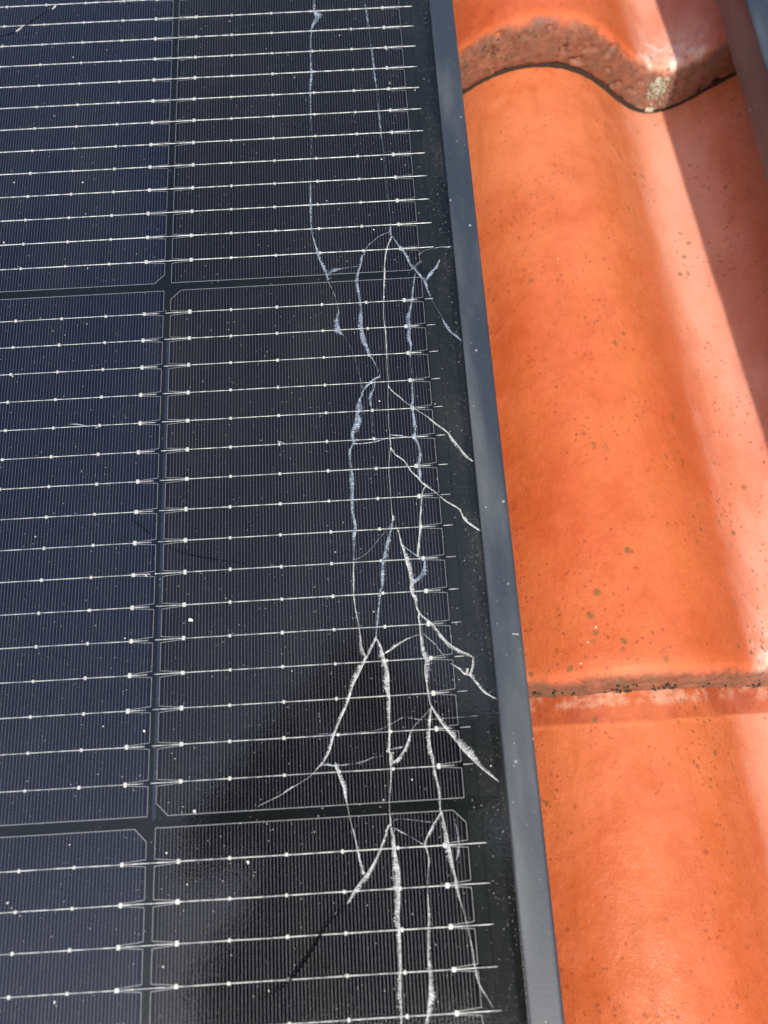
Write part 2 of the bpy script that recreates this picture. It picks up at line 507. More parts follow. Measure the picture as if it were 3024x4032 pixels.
roof = thing('tiled_roof', 'orange-red wavy clay tile roof showing in the gap beside the black frame', 'tiled roof')
tiles = {}
for k, v0 in enumerate(V_NOSE):
    me = tile_mesh('roof_tile', 1.1, 2.0, 4.0, k + 1, 0.75)
    o = link('roof_tile', me, roof, loc=(U0 * MM, v0 * MM, 0))
    tiles[k] = o
    if k == 2:
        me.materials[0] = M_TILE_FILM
plain = tile_mesh('roof_tile_plain', 9.0, 30.0, 60.0, 9, 0)
for cu in range(-6, 7):
    for rv in range(-4, 6):
        if cu == 0 and rv in (-2, -1, 0):
            continue
        link('roof_tile', plain, roof, loc=((U0 + cu * COVER) * MM, (150.3 + rv * EXPO) * MM, 0.0004 * (cu % 2)))
MM_DECK = mat_simple('dark_underlay', (0.02, 0.02, 0.022), (0.035, 0.033, 0.03), 40, 0.85)
b = MB(); b.box((-1560, -1050, -140), (1930, 1960, -128)); b.build('underlay', MM_DECK, roof)

# crusty lichen on the lip of the tiles in view, moss in the joint
def crust(name, parent, origin, patches, mat, seed):
    """patches: (u, y, radius, count); clumps of small knobs that sit on the tile's surface"""
    rnd = random.Random(seed)
    b = MB()
    for (u, y, r, cnt, sz) in patches:
        for _ in range(cnt):
            a = rnd.random() * 6.283; q = r * math.sqrt(rnd.random())
            uu, yy = u + q * math.cos(a) * 1.35, y + q * math.sin(a)
            d = 0.0
            for (y0, d0), (y1, d1) in zip(LIP[6:], LIP[7:]):
                if y0 <= yy <= y1:
                    d = d0 + (d1 - d0) * (yy - y0) / max(1e-6, y1 - y0)
            if yy < 0:
                d = -20 + yy; yy = 0.2
            n = NC + wave(uu) + TILT * yy + d
            b.ball((uu - U0, yy - 0.35, n - 0.1), sz * (0.45 + 0.9 * rnd.random()), 0.9)
    return b.build(name, mat, parent, smooth=True)
M_JOINT_SHADE = mat_simple('joint_shade', (0.012, 0.007, 0.004), (0.03, 0.017, 0.010), 700, 1.0)
for k in (0, 1):
    bs = MB()
    prev = None
    for i in range(200):
        u = U0 + 2 + (COVER - 4) * i / 199
        wob = 0.35 * noise.noise(Vector((u * 0.2, 4, k))) + 0.25 * noise.noise(Vector((u * 0.7, 2, k)))
        nb = NC + wave(u) - 25.2 + 0.0
        q = [(u - U0, 0.75 + wob, nb - 0.6), (u - U0, 1.0 + wob, nb + 2.6), (u - U0, 6.0, nb + 2.6)]
        if prev:
            bs.poly([prev[0], q[0], q[1], prev[1]]); bs.poly([prev[1], q[1], q[2], prev[2]])
        prev = q
    bs.build('shade_strip', M_JOINT_SHADE, tiles[k])
# (near-black strip behind the lip: shade of the open joint put in as colour)
M_LICHEN = mat_simple('grey_green_lichen', (0.22, 0.21, 0.14), (0.42, 0.41, 0.31), 500, 0.95, 0.0004)
M_MOSS = mat_simple('dark_moss', (0.02, 0.013, 0.008), (0.07, 0.048, 0.024), 600, 0.95, 0.0004)
rr = random.Random(5)
lp = [(230, 2.0, 1.6, 110, 0.40), (234, 2.3, 1.3, 70, 0.36), (227, 1.5, 1.1, 40, 0.34), (238, 1.6, 1.6, 34, 0.30), (233, 0.7, 1.6, 40, 0.32), (230, -1.3, 1.5, 90, 0.45), (224, 0.4, 2.2, 24, 0.28), (241, 0.6, 2.4, 22, 0.26)]
o = crust('lichen', tiles[0], None, lp, M_LICHEN, 3); o['label'] = 'pale grey-green lichen crust at the trough of the lip'
mp = [(rr.uniform(128, 178), rr.uniform(0.3, 3.0), rr.uniform(0.3, 1.1), rr.randint(2, 6), 0.42) for _ in range(16)]
o = crust('moss', tiles[0], None, mp, M_MOSS, 4); o['label'] = 'dark moss dots on the crumbly lip'
mp = [(rr.uniform(124, 225), rr.uniform(0.0, 1.6), rr.uniform(0.3, 1.5), rr.randint(2, 6), 0.45) for _ in range(26)]
o = crust('moss', tiles[1], None, mp, M_MOSS, 6); o['label'] = 'dark moss crumbs along the lip'

# ------------------------------------------------------------------ solar panels
CW, CH = 93.38, 182.0            # half cell, u by v
GAPU, GAPV = 2.35, 3.07
PU, PV = CW + GAPU, CH + GAPV
NB, BP = 16, 10.8527             # bus wires per cell and their pitch
FP = 1.0605                      # finger pitch
ROWS = range(-3, 3)              # row 0 is the cell whose top edge is v = 0
NCOL = 18
CHAMF = 3.66
GTOP = 1.0                       # top of the glass
FTOP = 1.8                       # top of the frame
V_TOP = 2 * PV + CH - CH + 24.0
V_BOT = -3 * PV - CH + 0.0
def cell_outline(col, row, x0=0.0, y1=0.0, inset=0.0):
    """corners of a half cell, chamfered on its outer long side"""
    x1, y0 = x0 + CW, y1 - CH
    x0 += inset; x1 -= inset; y0 += inset; y1 -= inset
    left = row % 2 == 0
    c = CHAMF
    if left:
        return [(x0 + c, y0), (x1, y0), (x1, y1), (x0 + c, y1), (x0, y1 - c), (x0, y0 + c)]
    return [(x0, y0), (x1 - c, y0), (x1, y0 + c), (x1, y1 - c), (x1 - c, y1), (x0, y1)]
def wire_vs(row):
    e = (CH - 15 * BP) / 2
    return [row * PV - e - i * BP for i in range(NB)]
PADS = (7.36, 22.4, 39.2, 55.9, 72.3, 86.3)

def make_cell(parent, col, row):
    x0, y1 = col * PU, row * PV
    b = MB(); b.prism(cell_outline(col, row, x0, y1), -0.18, 0.0)
    cell = b.build('solar_cell', M_CELL_SKY if col < 0 else M_CELL, parent)
    # printed silver fingers, border line and the forks by the edges: hundreds of hair lines, one joined sub-part
    b = MB()
    out = cell_outline(col, row, x0, y1, 0.12)
    left = row % 2 == 0
    ws = wire_vs(row)
    nf = int((CW - 0.3) / FP)
    st = (CW - nf * FP) / 2
    for k in range(1, nf):
        x = x0 + st + k * FP
        c = 0.0
        dist = (x - x0) if left else (x0 + CW - x)
        if dist < CHAMF:
            c = CHAMF - dist
        b.strip((x, y1 - CH + 0.15 + c), (x, y1 - 0.15 - c), 0.08 + 0.02 * random.random(), 0.0, 0.03)
    for k in range(len(out)):
        p, q = out[k], out[(k + 1) % len(out)]
        if abs(p[0] - q[0]) > 1e-6:
            b.strip(p, q, 0.17, 0.0, 0.032, 1)
    for side in (0, 1):
        xe = x0 + 0.14 if side == 0 else x0 + CW - 0.14
        xp = x0 + (PADS[0] if side == 0 else PADS[-1])
        ch = CHAMF if (left == (side == 0)) else 0
        ys = [y1 - ch] + [w for w in ws] + [y1 - CH + ch]
        for a, w in enumerate(ws):
            b.strip((xp, w + 0.35), (xe, w + 0.95), 0.14, 0.0, 0.036, 1)
            b.strip((xp, w - 0.35), (xe, w - 0.95), 0.14, 0.0, 0.036, 1)
        segs = [(y1 - ch - 0.12, ws[0] + 0.95)] + [(p - 0.95, q + 0.95) for p, q in zip(ws, ws[1:])] + [(ws[-1] - 0.95, y1 - CH + ch + 0.12)]
        for p, q in segs:
            b.strip((xe, p), (xe, q), 0.13, 0.0, 0.034, 1)
    b.build('finger_grid', [M_FINGER, M_PRINT], cell, kind='stuff')
    # the bus wires, each its own
    for w in ws:
        b = MB()
        a0 = x0 - 1.7 if col == 0 else x0
        if col == 0:
            a1 = x0 + CW + (5.4 if row != 0 else -2.2)
        else:
            a1 = x0 + CW - (1.7 if row == 0 else -1.0)
        nseg = 60
        pts, rad = [], []
        ph = random.random() * 50
        for k in range(nseg + 1):
            x = a0 + (a1 - a0) * k / nseg
            t_ = (x - x0) / CW
            y = w + 0.06 * noise.noise(Vector((x * 0.05, ph, 0))) + (0.0 if t_ < 1 else 0.0)
            r = (0.125 if row == 0 else 0.165) + 0.03 * noise.noise(Vector((x * 0.8, ph, 3)))
            if row != 0 and (t_ > 0.55 or row < 0):
                r += 0.05 * max(0.0, noise.noise(Vector((x * 1.3, ph, 8))))
            pts.append((x, y, 0.17 + 0.03 * noise.noise(Vector((x * 0.3, ph, 5))))); rad.append(max(r, 0.1))
        b.tube(pts, rad, 6)
        if col == 0 and row == 0:
            b.tube([(x0 + CW + 0.45, w + 0.05, 0.2), (x0 + CW + 2.0, w + 0.08, 0.22), (x0 + CW + 3.6, w + 0.1, 0.2)], 0.12, 6)
        b.build('bus_wire', M_WIRE, cell, smooth=True)
    # solder pads and beads, a few pixels each
    b = MB()
    for w in ws:
        for q, px in enumerate(PADS):
            px = px if col == 0 else px
            big = 1.15 if q in (0, 5) else 0.85
            jx, jy = random.uniform(-.12, .12), random.uniform(-.06, .06)
            hw, hh = 0.47 * big * random.uniform(0.85, 1.15), 0.60 * big * random.uniform(0.85, 1.1)
            cx, cy = x0 + px + jx, w + jy
            b.prism([(cx - hw, cy - hh * .8), (cx - hw * .7, cy - hh), (cx + hw * .7, cy - hh), (cx + hw, cy - hh * .8), (cx + hw, cy + hh * .8), (cx + hw * .7, cy + hh), (cx - hw * .7, cy + hh), (cx - hw, cy + hh * .8)], 0.0, 0.33)
        for _ in range(random.randint(2, 7) if row != 0 else random.randint(0, 3)):
            x = x0 + random.uniform(5, CW + (5 if col == 0 and row != 0 else -4))
            b.ball((x, w, 0.2), random.uniform(0.14, 0.26))
    b.build('solder_pads', M_PAD, cell, kind='stuff')
    return cell

def frame_bar(parent, p0, p1, inward):
    """one bar of the frame: p0 to p1 along its outer edge (u, v); inward = unit vector to the inside; mitred ends"""
    #            (distance inwards, n)
    prof = [(0.0, -17.0), (0.0, 0.6), (0.12, 1.15), (0.42, 1.55), (0.85, 1.75), (1.3, FTOP), (9.1, FTOP), (9.6, 1.7), (9.85, 1.45), (9.9, 1.1), (9.9, 0.2), (4.0, -1.0), (1.6, -3.0), (1.6, -15.6), (14.0, -15.6), (14.0, -17.0)]
    d = Vector((p1[0] - p0[0], p1[1] - p0[1])).normalized()
    b = MB()
    i = len(b.v)
    n = len(prof)
    for (P, sgn) in ((p0, 1), (p1, -1)):
        for (q, z) in prof:
            b.v.append((P[0] + inward[0] * q + d.x * q * sgn, P[1] + inward[1] * q + d.y * q * sgn, z))
    for k in range(n):
        l = (k + 1) % n
        b.f.append((k, l, n + l, n + k)); b.mi.append(0)
    b.f.append(tuple(reversed(range(n)))); b.mi.append(0)
    b.f.append(tuple(range(n, 2 * n))); b.mi.append(0)
    return b.build('frame_bar', M_FRAME, parent)

def make_panel(name, label, u_right, detailed):
    """panel in its own axes: origin where the reference cell's upper left corner lies"""
    p = thing(name, label, 'solar panel', group='black solar panels on the roof')
    u1 = u_right; u0 = 93.38 - NCOL * PU - 18.0
    v1 = 2 * PV + 22.0; v0 = -3 * PV - CH - 22.0
    # frame of four mitred bars
    frame_bar(p, (u1, v0), (u1, v1), (-1, 0))
    frame_bar(p, (u0, v1), (u0, v0), (1, 0))
    frame_bar(p, (u1, v1), (u0, v1), (0, -1))
    frame_bar(p, (u0, v0), (u1, v0), (0, 1))
    b = MB(); b.box((u0 + 5, v0 + 5, -0.9), (u1 - 5, v1 - 5, -0.35)); b.build('backsheet', M_BACK, p)
    # glass: only its top reflects, the back is bonded to the cells
    b = MB(); b.box((u0 + 4, v0 + 4, 0.5), (u1 - 4, v1 - 4, GTOP), 1); b.mi[1] = 0
    glass = b.build('glass_pane', [M_GLASS, M_CLEAR], p)
    seal = MB()
    for (a, c) in (((u1 - 10.35, v0 + 10.2), (u1 - 9.7, v1 - 10.2)), ((u0 + 9.7, v0 + 10.2), (u0 + 10.35, v1 - 10.2))):
        seal.box((a[0], a[1], GTOP - 0.1), (c[0], c[1], GTOP + 0.32))
    for (a, c) in (((u0 + 10.4, v1 - 10.35), (u1 - 10.4, v1 - 9.7)), ((u0 + 10.4, v0 + 9.7), (u1 - 10.4, v0 + 10.35))):
        seal.box((a[0], a[1], GTOP - 0.1), (c[0], c[1], GTOP + 0.32))
    seal.build('edge_seal', M_SEAL, p)
    near = {(c, r) for c in (0, -1) for r in (-1, 0, 1)} if detailed else set()
    for c, r in sorted(near):
        make_cell(p, c, r)
    far_c, far_w = MB(), MB()
    for c in range(-NCOL + 1, 1):
        for r in ROWS:
            if (c, r) in near:
                continue
            far_c.prism(cell_outline(c, r, c * PU, r * PV), -0.18, 0.0)
            for w in wire_vs(r):
                far_w.box((c * PU, w - 0.12, 0.0), (c * PU + CW, w + 0.12, 0.2))
    far_c.build('far_cells', M_CELL, p, kind='stuff')
    far_w.build('far_bus_wires', M_WIRE, p, kind='stuff')
    return p, glass

panel, glass = make_panel('solar_panel', 'broken black solar panel with long white cracks in its glass and silver wires', 116.05, True)
# strips of black tape and blue film that show between the cells and the frame
for r in (-1, 0, 1):
    b = MB(); b.box((CW + 0.6, r * PV - CH + 0.5, -0.35), (97.5, r * PV - 0.5, -0.12)); b.build('ribbon_tape', M_TAPE, panel)
    b = MB(); b.box((98.0, r * PV - CH + 0.2, -0.35), (103.4, r * PV - 0.2, -0.2)); b.build('ribbon_tape', M_TAPE, panel)
b = MB(); b.box((-1.05, -CH - 1.0, -0.34), (-0.12, -20, -0.2)); b.build('gap_film', M_BLUE, panel)

p2, _ = make_panel('solar_panel', 'neighbouring black solar panel with a whole frame beyond the gap of tiles', 116.05, False)

# ------------------------------------------------------------------ cracks in the glass, each its own piece
DARK = [[(56.72, -208.61, 0.13), (52.55, -211.99, 0.27), (49.32, -215.4, 0.44), (46.07, -220.34, 0.53), (42.44, -224.61, 0.53), (38.87, -227.88, 0.44), (34.91, -230.14, 0.35), (30.98, -231.44, 0.17)], [(70.46, -182.59, 0.14), (70.12, -185.16, 0.32), (69.74, -186.86, 0.23)], [(80.54, -203.41, 0.18), (80.12, -206.66, 0.4), (79.73, -210.69, 0.36), (79.59, -213.9, 0.18)], [(40.71, -223.35, 0.09), (48.58, -224.37, 0.18), (50.98, -224.89, 0.26)], [(-10.77, -88.18, 0.1), (-7.03, -91.36, 0.26), (-2.79, -94.82, 0.21)], [(1.94, -98.81, 0.1), (7.62, -101.25, 0.26), (15.31, -103.27, 0.26), (28.04, -105.85, 0.15)], [(-74.85, 125.46, 0.32), (-67.38, 128.32, 0.45), (-60.13, 134.6, 0.39), (-54.01, 139.75, 0.26)]]
CRACKS = [
('f',[(57.4,137.61,0.52),(57.09,133.76,0.91),(57.13,130.77,1.56),(57.95,127.74,2.85),(56.69,124.86,1.42),(55.72,120.31,0.52),(55.09,109.59,0.38),(54.9,98.25,0.76),(54.49,92.69,0.88),(54.31,86.39,0.5),(54.25,75.53,0.31),(54.36,66.38,0.24),(53.4,50.11,0.18),(52.92,37.16,0.59),(52.83,30.09,0.59),(53.07,21.72,0.35),(54.32,14.79,0.7),(55.07,10.75,1.04),(56.38,6.64,1.04),(57.96,2.21,1.26),(58.35,0.2,0.92)]),
('t',[(58.45,-0.14,0.29),(59.34,-2.5,0.23),(60.54,-5.52,0.17),(61.73,-11.43,0.23),(61.91,-14.14,0.45)]),
('f',[(78.82,133.2,0.39),(79.21,128.05,0.65),(79.5,122.11,0.39),(79.86,115.4,0.19),(80.54,103.86,0.57),(80.75,95.78,0.76),(81.22,89.39,0.38),(81.49,86.21,0.19),(81.57,70.72,0.49),(81.93,66.14,0.37),(82.56,55.62,0.18),(82.63,41.02,0.12),(83.28,26.79,0.12),(83.2,20.54,0.7),(83.17,18.13,0.93)]),
('t',[(82.86,19.87,0.29),(78.66,18.07,0.18),(75.61,15.52,0.17),(73.76,13.59,0.23),(72.13,9.96,0.58)]),
('f',[(72.01,9.97,0.58),(71.06,5.73,0.69),(70.24,3.11,0.8),(69.59,-0.83,1.14),(70,-6.75,0.91),(70.38,-11.96,0.79),(70.32,-17.73,1.69),(70.34,-20.9,1.57),(70.99,-24.72,1.56),(72.13,-29.78,1.44),(72.83,-32.3,0.55),(73.81,-34.82,0.33),(75.02,-37.96,0.28),(75.53,-40.72,0.33)]),
('s',[(83.09,17.79,0.47),(81.3,13.12,0.46),(80.41,9.79,0.46),(79.8,5.19,0.46),(79.42,0.55,0.57),(78.8,-7.29,0.34),(78.31,-16.94,0.28),(78.51,-23.29,0.45),(78.46,-30.79,0.33),(78.38,-36.94,0.28),(78.48,-41.81,0.27),(78.34,-44.22,0.22),(77.85,-50.76,0.16),(77.6,-59.56,0.16),(77.79,-61.9,0.21),(77.73,-64.78,0.43),(77.66,-67.64,0.32),(76.67,-75.51,0.26),(76.69,-82.2,0.21),(76.8,-90.91,0.21),(76.96,-92.54,0.62),(76.71,-94.15,0.72)]),
('f',[(83.32,17.78,0.35),(85.4,13.55,0.7),(87.75,9.33,0.93),(89.46,4.59,1.15),(91.55,1.46,0.92),(93.86,-2.32,1.03),(94.76,-5.66,0.8),(95.92,-9.32,0.28),(97.58,-13.63,0.23),(99.48,-18.23,0.28),(100.12,-20.82,0.67),(101.81,-24.08,1.01),(104.14,-26.43,0.78),(106.17,-28.74,0.22)]),
('t',[(93.91,6.32,0.17),(91.4,3.47,0.17)]),
('f',[(94.22,-2.87,0.46),(96.39,0.83,1.49),(98.57,3.03,1.04),(100.58,6.58,0.29)]),
('t',[(92.63,8.69,0.12),(95.69,10.87,0.12),(101.58,11.86,0.17),(103.61,11.74,0.7),(106.14,12.12,0.17)]),
('f',[(58.41,1.98,0.46),(60.01,3.41,1.49),(61.76,3.97,1.27),(63.22,4.54,0.35),(68.73,5.34,0.12),(71.02,4.93,0.12)]),
('f',[(91.24,1.15,0.34),(90.09,-4.72,0.57),(89.34,-9.89,0.68),(88.51,-13.72,0.79),(87.69,-17.51,1.69),(87.71,-21.33,1.35),(87.31,-25.71,1.45),(87.7,-28.24,1),(87.19,-31.63,0.55),(86.75,-35.61,0.11),(87.02,-39.9,0.16),(86.96,-44.74,0.44),(86.87,-50.12,0.87),(86.54,-53.36,0.87),(86.88,-57.79,1.08),(87.02,-61.29,0.86),(86.69,-64.45,1.07),(87.6,-66.8,0.75),(88.09,-71.11,1.06),(87.43,-74.47,1.27),(87.61,-77.84,1.16),(87.15,-80.6,1.05)]),
('f',[(61.91,-14.02,0.34),(61.48,-17.82,1.69),(62.2,-21.03,2.24),(62.97,-22.66,0.89),(63.51,-23.32,0.28),(65.03,-26.86,0.22),(66.78,-31.32,0.22),(67.66,-36.29,0.22),(68.77,-41.83,0.22),(69.17,-44.87,0.44)]),
('f',[(75.53,-40.72,0.44),(73.72,-41.52,0.66),(71.72,-43.22,0.77),(69.69,-45.5,0.76),(68.78,-47.24,0.44),(67.6,-49.25,0.98),(66.93,-51.88,2.71),(66.52,-54.81,2.16),(65.83,-58.27,2.15),(64.62,-61.11,1.93),(64.53,-63.12,1.07),(64.87,-65.16,0.85),(64.1,-66.83,0.75),(63.74,-71.36,0.53),(64.12,-74.77,0.84),(64.52,-77.59,1.47),(64.35,-81.47,1.36),(64.09,-84.76,1.15),(63.86,-89.93,0.73),(64.48,-93.43,0.93),(64.59,-96.65,1.34),(63.95,-99.28,0.82),(63.68,-102.96,0.51),(63.41,-106.61,0.41)]),
('s',[(63.23,-107.23,0.41),(63.02,-108.67,0.41),(62.78,-113.82,0.5),(62.68,-118.41,0.4),(63.1,-123.48,0.4),(63.88,-128.01,0.3),(64.41,-132.48,0.49),(64.54,-134.94,0.89),(65.18,-136.92,0.98),(65.83,-138.65,0.69)]),
('f',[(73.97,-42.14,0.44),(73.26,-45.11,0.66),(72,-48.33,1.31),(71.99,-51.6,0.43),(72.12,-53.38,0.16),(71.98,-62.13,0.11)]),
('s',[(78.34,-44.22,0.33),(80,-46.72,0.44),(82.06,-48.64,0.44),(83.58,-50.51,0.27),(85.62,-52.42,0.22),(88.7,-54.96,0.27),(91.27,-56.88,0.32),(93.78,-59.37,0.54),(97.79,-63.09,0.64),(99.69,-66.09,0.85),(101.57,-69.07,1.06),(103.92,-72.62,0.85),(105.88,-74.44,0.32)]),
('t',[(65.06,-65.63,0.32),(68.69,-65.67,0.32),(72.45,-65.32,0.32),(75.17,-64.62,0.32),(77.33,-64.29,0.32)]),
('t',[(77.83,-63.05,0.32),(80.59,-63.51,0.43),(83.77,-64.1,0.32),(86.42,-64.43,0.32)]),
('s',[(77.65,-67.93,0.43),(79.35,-70.59,0.42),(82.12,-73.02,0.42),(84,-76.51,0.42),(86.44,-79.45,0.42),(87.39,-80.9,0.52),(88.86,-82.37,0.73),(91.83,-84.75,0.31),(95.21,-88.24,0.36),(98.66,-90.63,0.52),(99.84,-92.06,0.62),(100.88,-95.03,0.83),(103.26,-97.32,0.72),(105.91,-99.35,0.31)]),
('s',[(88.75,-82.47,0.42),(87.7,-83.96,0.42),(86.9,-87.75,0.42),(86.39,-91.26,0.52),(85.99,-94.69,0.83),(85.62,-98.42,0.72),(84.95,-102.1,0.61),(84.37,-105.23,0.82),(84.42,-106.8,0.61)]),
('f',[(76.69,-94.42,0.72),(75.61,-97.83,0.93),(74.37,-101.48,1.13),(73.05,-106.66,1.43),(72.16,-110.76,1.32),(72.05,-115.39,0.81),(71.5,-118.92,0.7),(70.9,-122.42,0.4),(70.26,-126.89,0.7),(69.62,-130.32,0.5),(69.35,-132.52,0.59)]),
('s',[(77.81,-95.56,0.21),(78.66,-98.54,0.41),(79.12,-101.76,0.51),(79.82,-104.43,1.02),(80.57,-108.66,1.63),(81.34,-112.33,1.72),(81.54,-115.43,1.21),(81.28,-116.95,1.21),(81.65,-119.01,1.51),(82.51,-121.08,1),(82.84,-123.62,0.6),(83.46,-125.41,0.7),(83.13,-126.64,0.6),(83.45,-129.15,0.4),(83.48,-132.11,0.59),(83.52,-135.06,0.98),(83.77,-138.48,1.28),(84.61,-140.46,2.15),(84.22,-142.36,2.15),(84.05,-144.75,1.46),(84.26,-147.14,0.58),(84.49,-149.99,0.48),(84.87,-153.3,0.39),(85.33,-154.96,0.38)]),
('t',[(79.11,-102.02,0.2),(81.63,-104.28,0.31),(84.05,-106.25,0.41),(85.75,-107.4,0.61)]),
('f',[(86.46,-108.22,0.92),(86,-111.05,1.32),(84.59,-113.04,1.52),(82.97,-114.49,1.01),(81.76,-115.95,0.5)]),
('t',[(63.62,-106.63,0.1),(67.8,-104.52,0.1),(72.15,-99.76,0.1),(75.45,-96.22,0.1),(76.57,-94.68,0.15)]),
('s',[(83.71,-125.43,0.3),(85.57,-127.28,0.6),(87.44,-128.88,0.89),(89.23,-131.46,1.09),(91.01,-134.02,1.09),(93.29,-136.35,1.08),(96.08,-138.22,0.98),(98.2,-139.31,0.69),(100.05,-140.63,0.15)]),
('t',[(83.55,-131.13,0.2),(85.63,-133.22,0.3),(87.93,-135.56,0.3),(89.68,-138.33,0.29),(90.79,-139.85,0.2)]),
('s',[(92.34,-141.87,0.2),(95.1,-143.95,0.49),(96.43,-145.46,0.78),(98.09,-146.03,1.17),(99.61,-148.02,0.58),(102.2,-151.48,0.58),(106.08,-153.81,0.29)]),
('s',[(99.56,-140.6,0.29),(99.07,-143.22,0.68),(98.13,-145.56,0.49)]),
('s',[(97.54,-145.05,0.88),(97.84,-143.87,0.78)]),
('s',[(69.35,-132.52,0.49),(68.25,-134.66,0.69),(66.63,-137.49,0.69),(65.82,-138.89,0.69),(64.48,-141.23,1.17),(62.88,-144.01,1.75),(61.3,-146.77,1.16),(60.18,-150.01,0.97),(58.84,-153.21,0.77),(56.75,-157.26,0.77),(54.67,-161.73,0.86),(53.33,-165.74,0.95),(51.82,-168.35,0.66),(50.59,-169.85,0.57),(49.62,-170.69,0.38),(47.2,-172.95,0.19),(43.63,-174.96,0.19),(41.27,-176.14,0.37),(37.97,-177.93,0.28),(34.22,-179.46,0.23),(30.96,-180.8,0.14)]),
('s',[(69.49,-132.78,0.49),(70.68,-135.29,0.89),(71.28,-137.76,1.47),(71.66,-139.71,1.47),(72.26,-142.15,1.66),(72.57,-145.04,1.75),(72.45,-148.83,1.26),(72.54,-152.12,1.06),(72.23,-155.83,0.96),(72.05,-160.44,0.67),(71.78,-164.98,0.66),(71.53,-167.68,1.13),(71.46,-170.36,1.13),(71.56,-171.93,0.56),(71.28,-176.52,0.37),(70.7,-180.87,0.28),(70.49,-185.18,0.28),(70.55,-187.33,0.55),(70.26,-188.26,0.46)]),
('s',[(72.03,-137.56,0.39),(74.06,-136.46,0.79),(76.12,-135.12,0.89),(78.16,-134.01,0.49),(81.21,-132.72,0.2),(83.22,-132.34,0.2)]),
('s',[(85.33,-154.96,0.48),(86.71,-157.59,0.86),(88.41,-160.45,1.24),(90.56,-163.32,1.43),(92.7,-166.17,1.71),(94.39,-168.52,1.99),(96.55,-170.89,1.89),(98.69,-173.25,1.13),(101.29,-175.57,0.66),(104.11,-177.94,0.23)]),
('s',[(85.21,-155.18,0.38),(84.7,-158.86,0.77),(84.12,-163.41,1.05),(84.29,-167.5,1.23),(84.82,-169.78,0.94),(84.84,-172.68,0.56),(85.32,-175.55,0.75),(85.95,-179.54,0.56),(85.8,-184.32,0.46),(85.95,-185.41,0.37)]),
('s',[(85.33,-154.96,0.19),(82.89,-157.37,0.14),(80.34,-159.53,0.14),(78.51,-161.72,0.29),(77.38,-164.39,0.76),(76.02,-167.03,1.04),(74.23,-169.18,0.94),(72.5,-170.42,0.75),(71.61,-171.04,0.38)]),
('t',[(72.01,-166.8,0.38),(75.59,-166.33,0.47)]),
('t',[(50.58,-170.07,0.38),(52.7,-170.19,0.75),(54.81,-170.54,0.47),(59.77,-170.24,0.28),(63.58,-169.56,0.38),(66.45,-168.74,0.14),(69.3,-168.45,0.09)]),
('s',[(54.83,-169.87,0.75),(54.79,-170.94,1.13),(55.85,-173.88,1.03),(56.9,-177.03,0.93),(57.47,-180.12,0.56),(57.95,-181.88,0.28),(58.42,-184.93,0.28),(59,-187.54,0.28),(59.76,-190.98,0.37),(60.31,-193.97,0.46),(60.77,-196.93,0.73),(61.42,-199.46,1),(61.57,-201.12,0.72)]),
('s',[(70.26,-188.26,0.46),(68.97,-190.65,0.55),(67.41,-193.95,0.64),(65.63,-197.2,0.73),(63.66,-200,1.09),(61.51,-202.35,1.45),(59.12,-205.08,1.08),(56.72,-208.61,0.27)]),
('s',[(70.7,-188.62,0.46),(71.44,-191.64,0.73),(71.66,-195.44,1.19),(72.11,-199.22,1.82),(72.39,-202.13,2.26),(72.09,-205.4,1.8),(71.98,-208.65,1.61),(71.5,-212.65,1.96),(71.61,-215.84,1.07),(71.52,-219.4,1.06),(71.4,-223.3,0.79),(71.16,-227.16,0.79),(70.92,-230.98,1.04),(70.85,-234.76,0.78),(70.66,-239.81,0.52)]),
('t',[(71.49,-186.96,0.14),(73.36,-186.63,0.28),(76.57,-187.03,0.14),(80.23,-187.66,0.28),(83.42,-188.14,0.14)]),
('t',[(71.15,-188.86,0.23),(72.72,-189.59,0.37),(75.82,-191.46,0.23),(78.46,-193.09,0.23),(80,-194.02,0.37)]),
('s',[(85.95,-185.41,0.46),(84.42,-187.26,0.65),(82.87,-189.31,0.74),(81.31,-191.77,0.64),(80.32,-194.04,0.64),(80.8,-195.54,0.37),(81.21,-198.07,0.36),(80.8,-201.78,0.27),(80.42,-205.05,0.27),(80.16,-209.1,0.36),(80.06,-213.52,0.62),(79.66,-217.08,0.71),(79.4,-220.62,0.62),(79.11,-224.5,0.7),(79.29,-227.99,1.05),(79.03,-231.42,1.57),(78.56,-234.81,1.73),(77.91,-237.78,1.21),(77.3,-240.17,0.86)]),
('s',[(86.18,-185.42,0.65),(86.65,-188.24,1.01),(87.1,-191.25,1.19),(87.48,-193.81,1.56),(87.77,-195.93,1.82),(88.11,-198.46,1.64),(88.13,-199.29,1.09),(88.51,-201.8,0.81),(88.98,-204.29,0.72),(89.13,-206.76,0.72),(89.64,-209.63,0.36),(90.63,-213.71,0.27),(91.35,-218.13,0.27),(92.06,-222.49,0.35),(92.31,-226.01,0.35),(93.06,-230.67,0.44),(95.08,-234.58,0.26),(96.55,-237.3,0.13)]),
('t',[(89.71,-187.55,0.18),(90.15,-190.57,0.37),(90.31,-193.97,0.46),(89.97,-196.89,0.46),(89.21,-198.93,0.27)]),
('t',[(49.69,-160.99,0.1),(61.13,-161.19,0.1),(68.79,-160.71,0.14),(73.69,-158.69,0.19),(76.63,-157.57,0.29),(82.33,-158.49,0.19),(90.48,-158.5,0.14),(99.62,-158.33,0.1)]),
('s',[(-67.99,127.94,0.65),(-66.52,129.52,1.17),(-65.32,130.71,0.52)]),
('s',[(-53.33,139.27,0.52),(-52.24,140.49,0.92),(-51.84,141.32,0.52)]),
('t',[(-33.78,-52.3,0.16),(-31.07,-52.58,0.43),(-27.25,-53.57,0.22)]),
('t',[(-24.55,-53.73,0.75),(-23.48,-53.68,0.43)]),
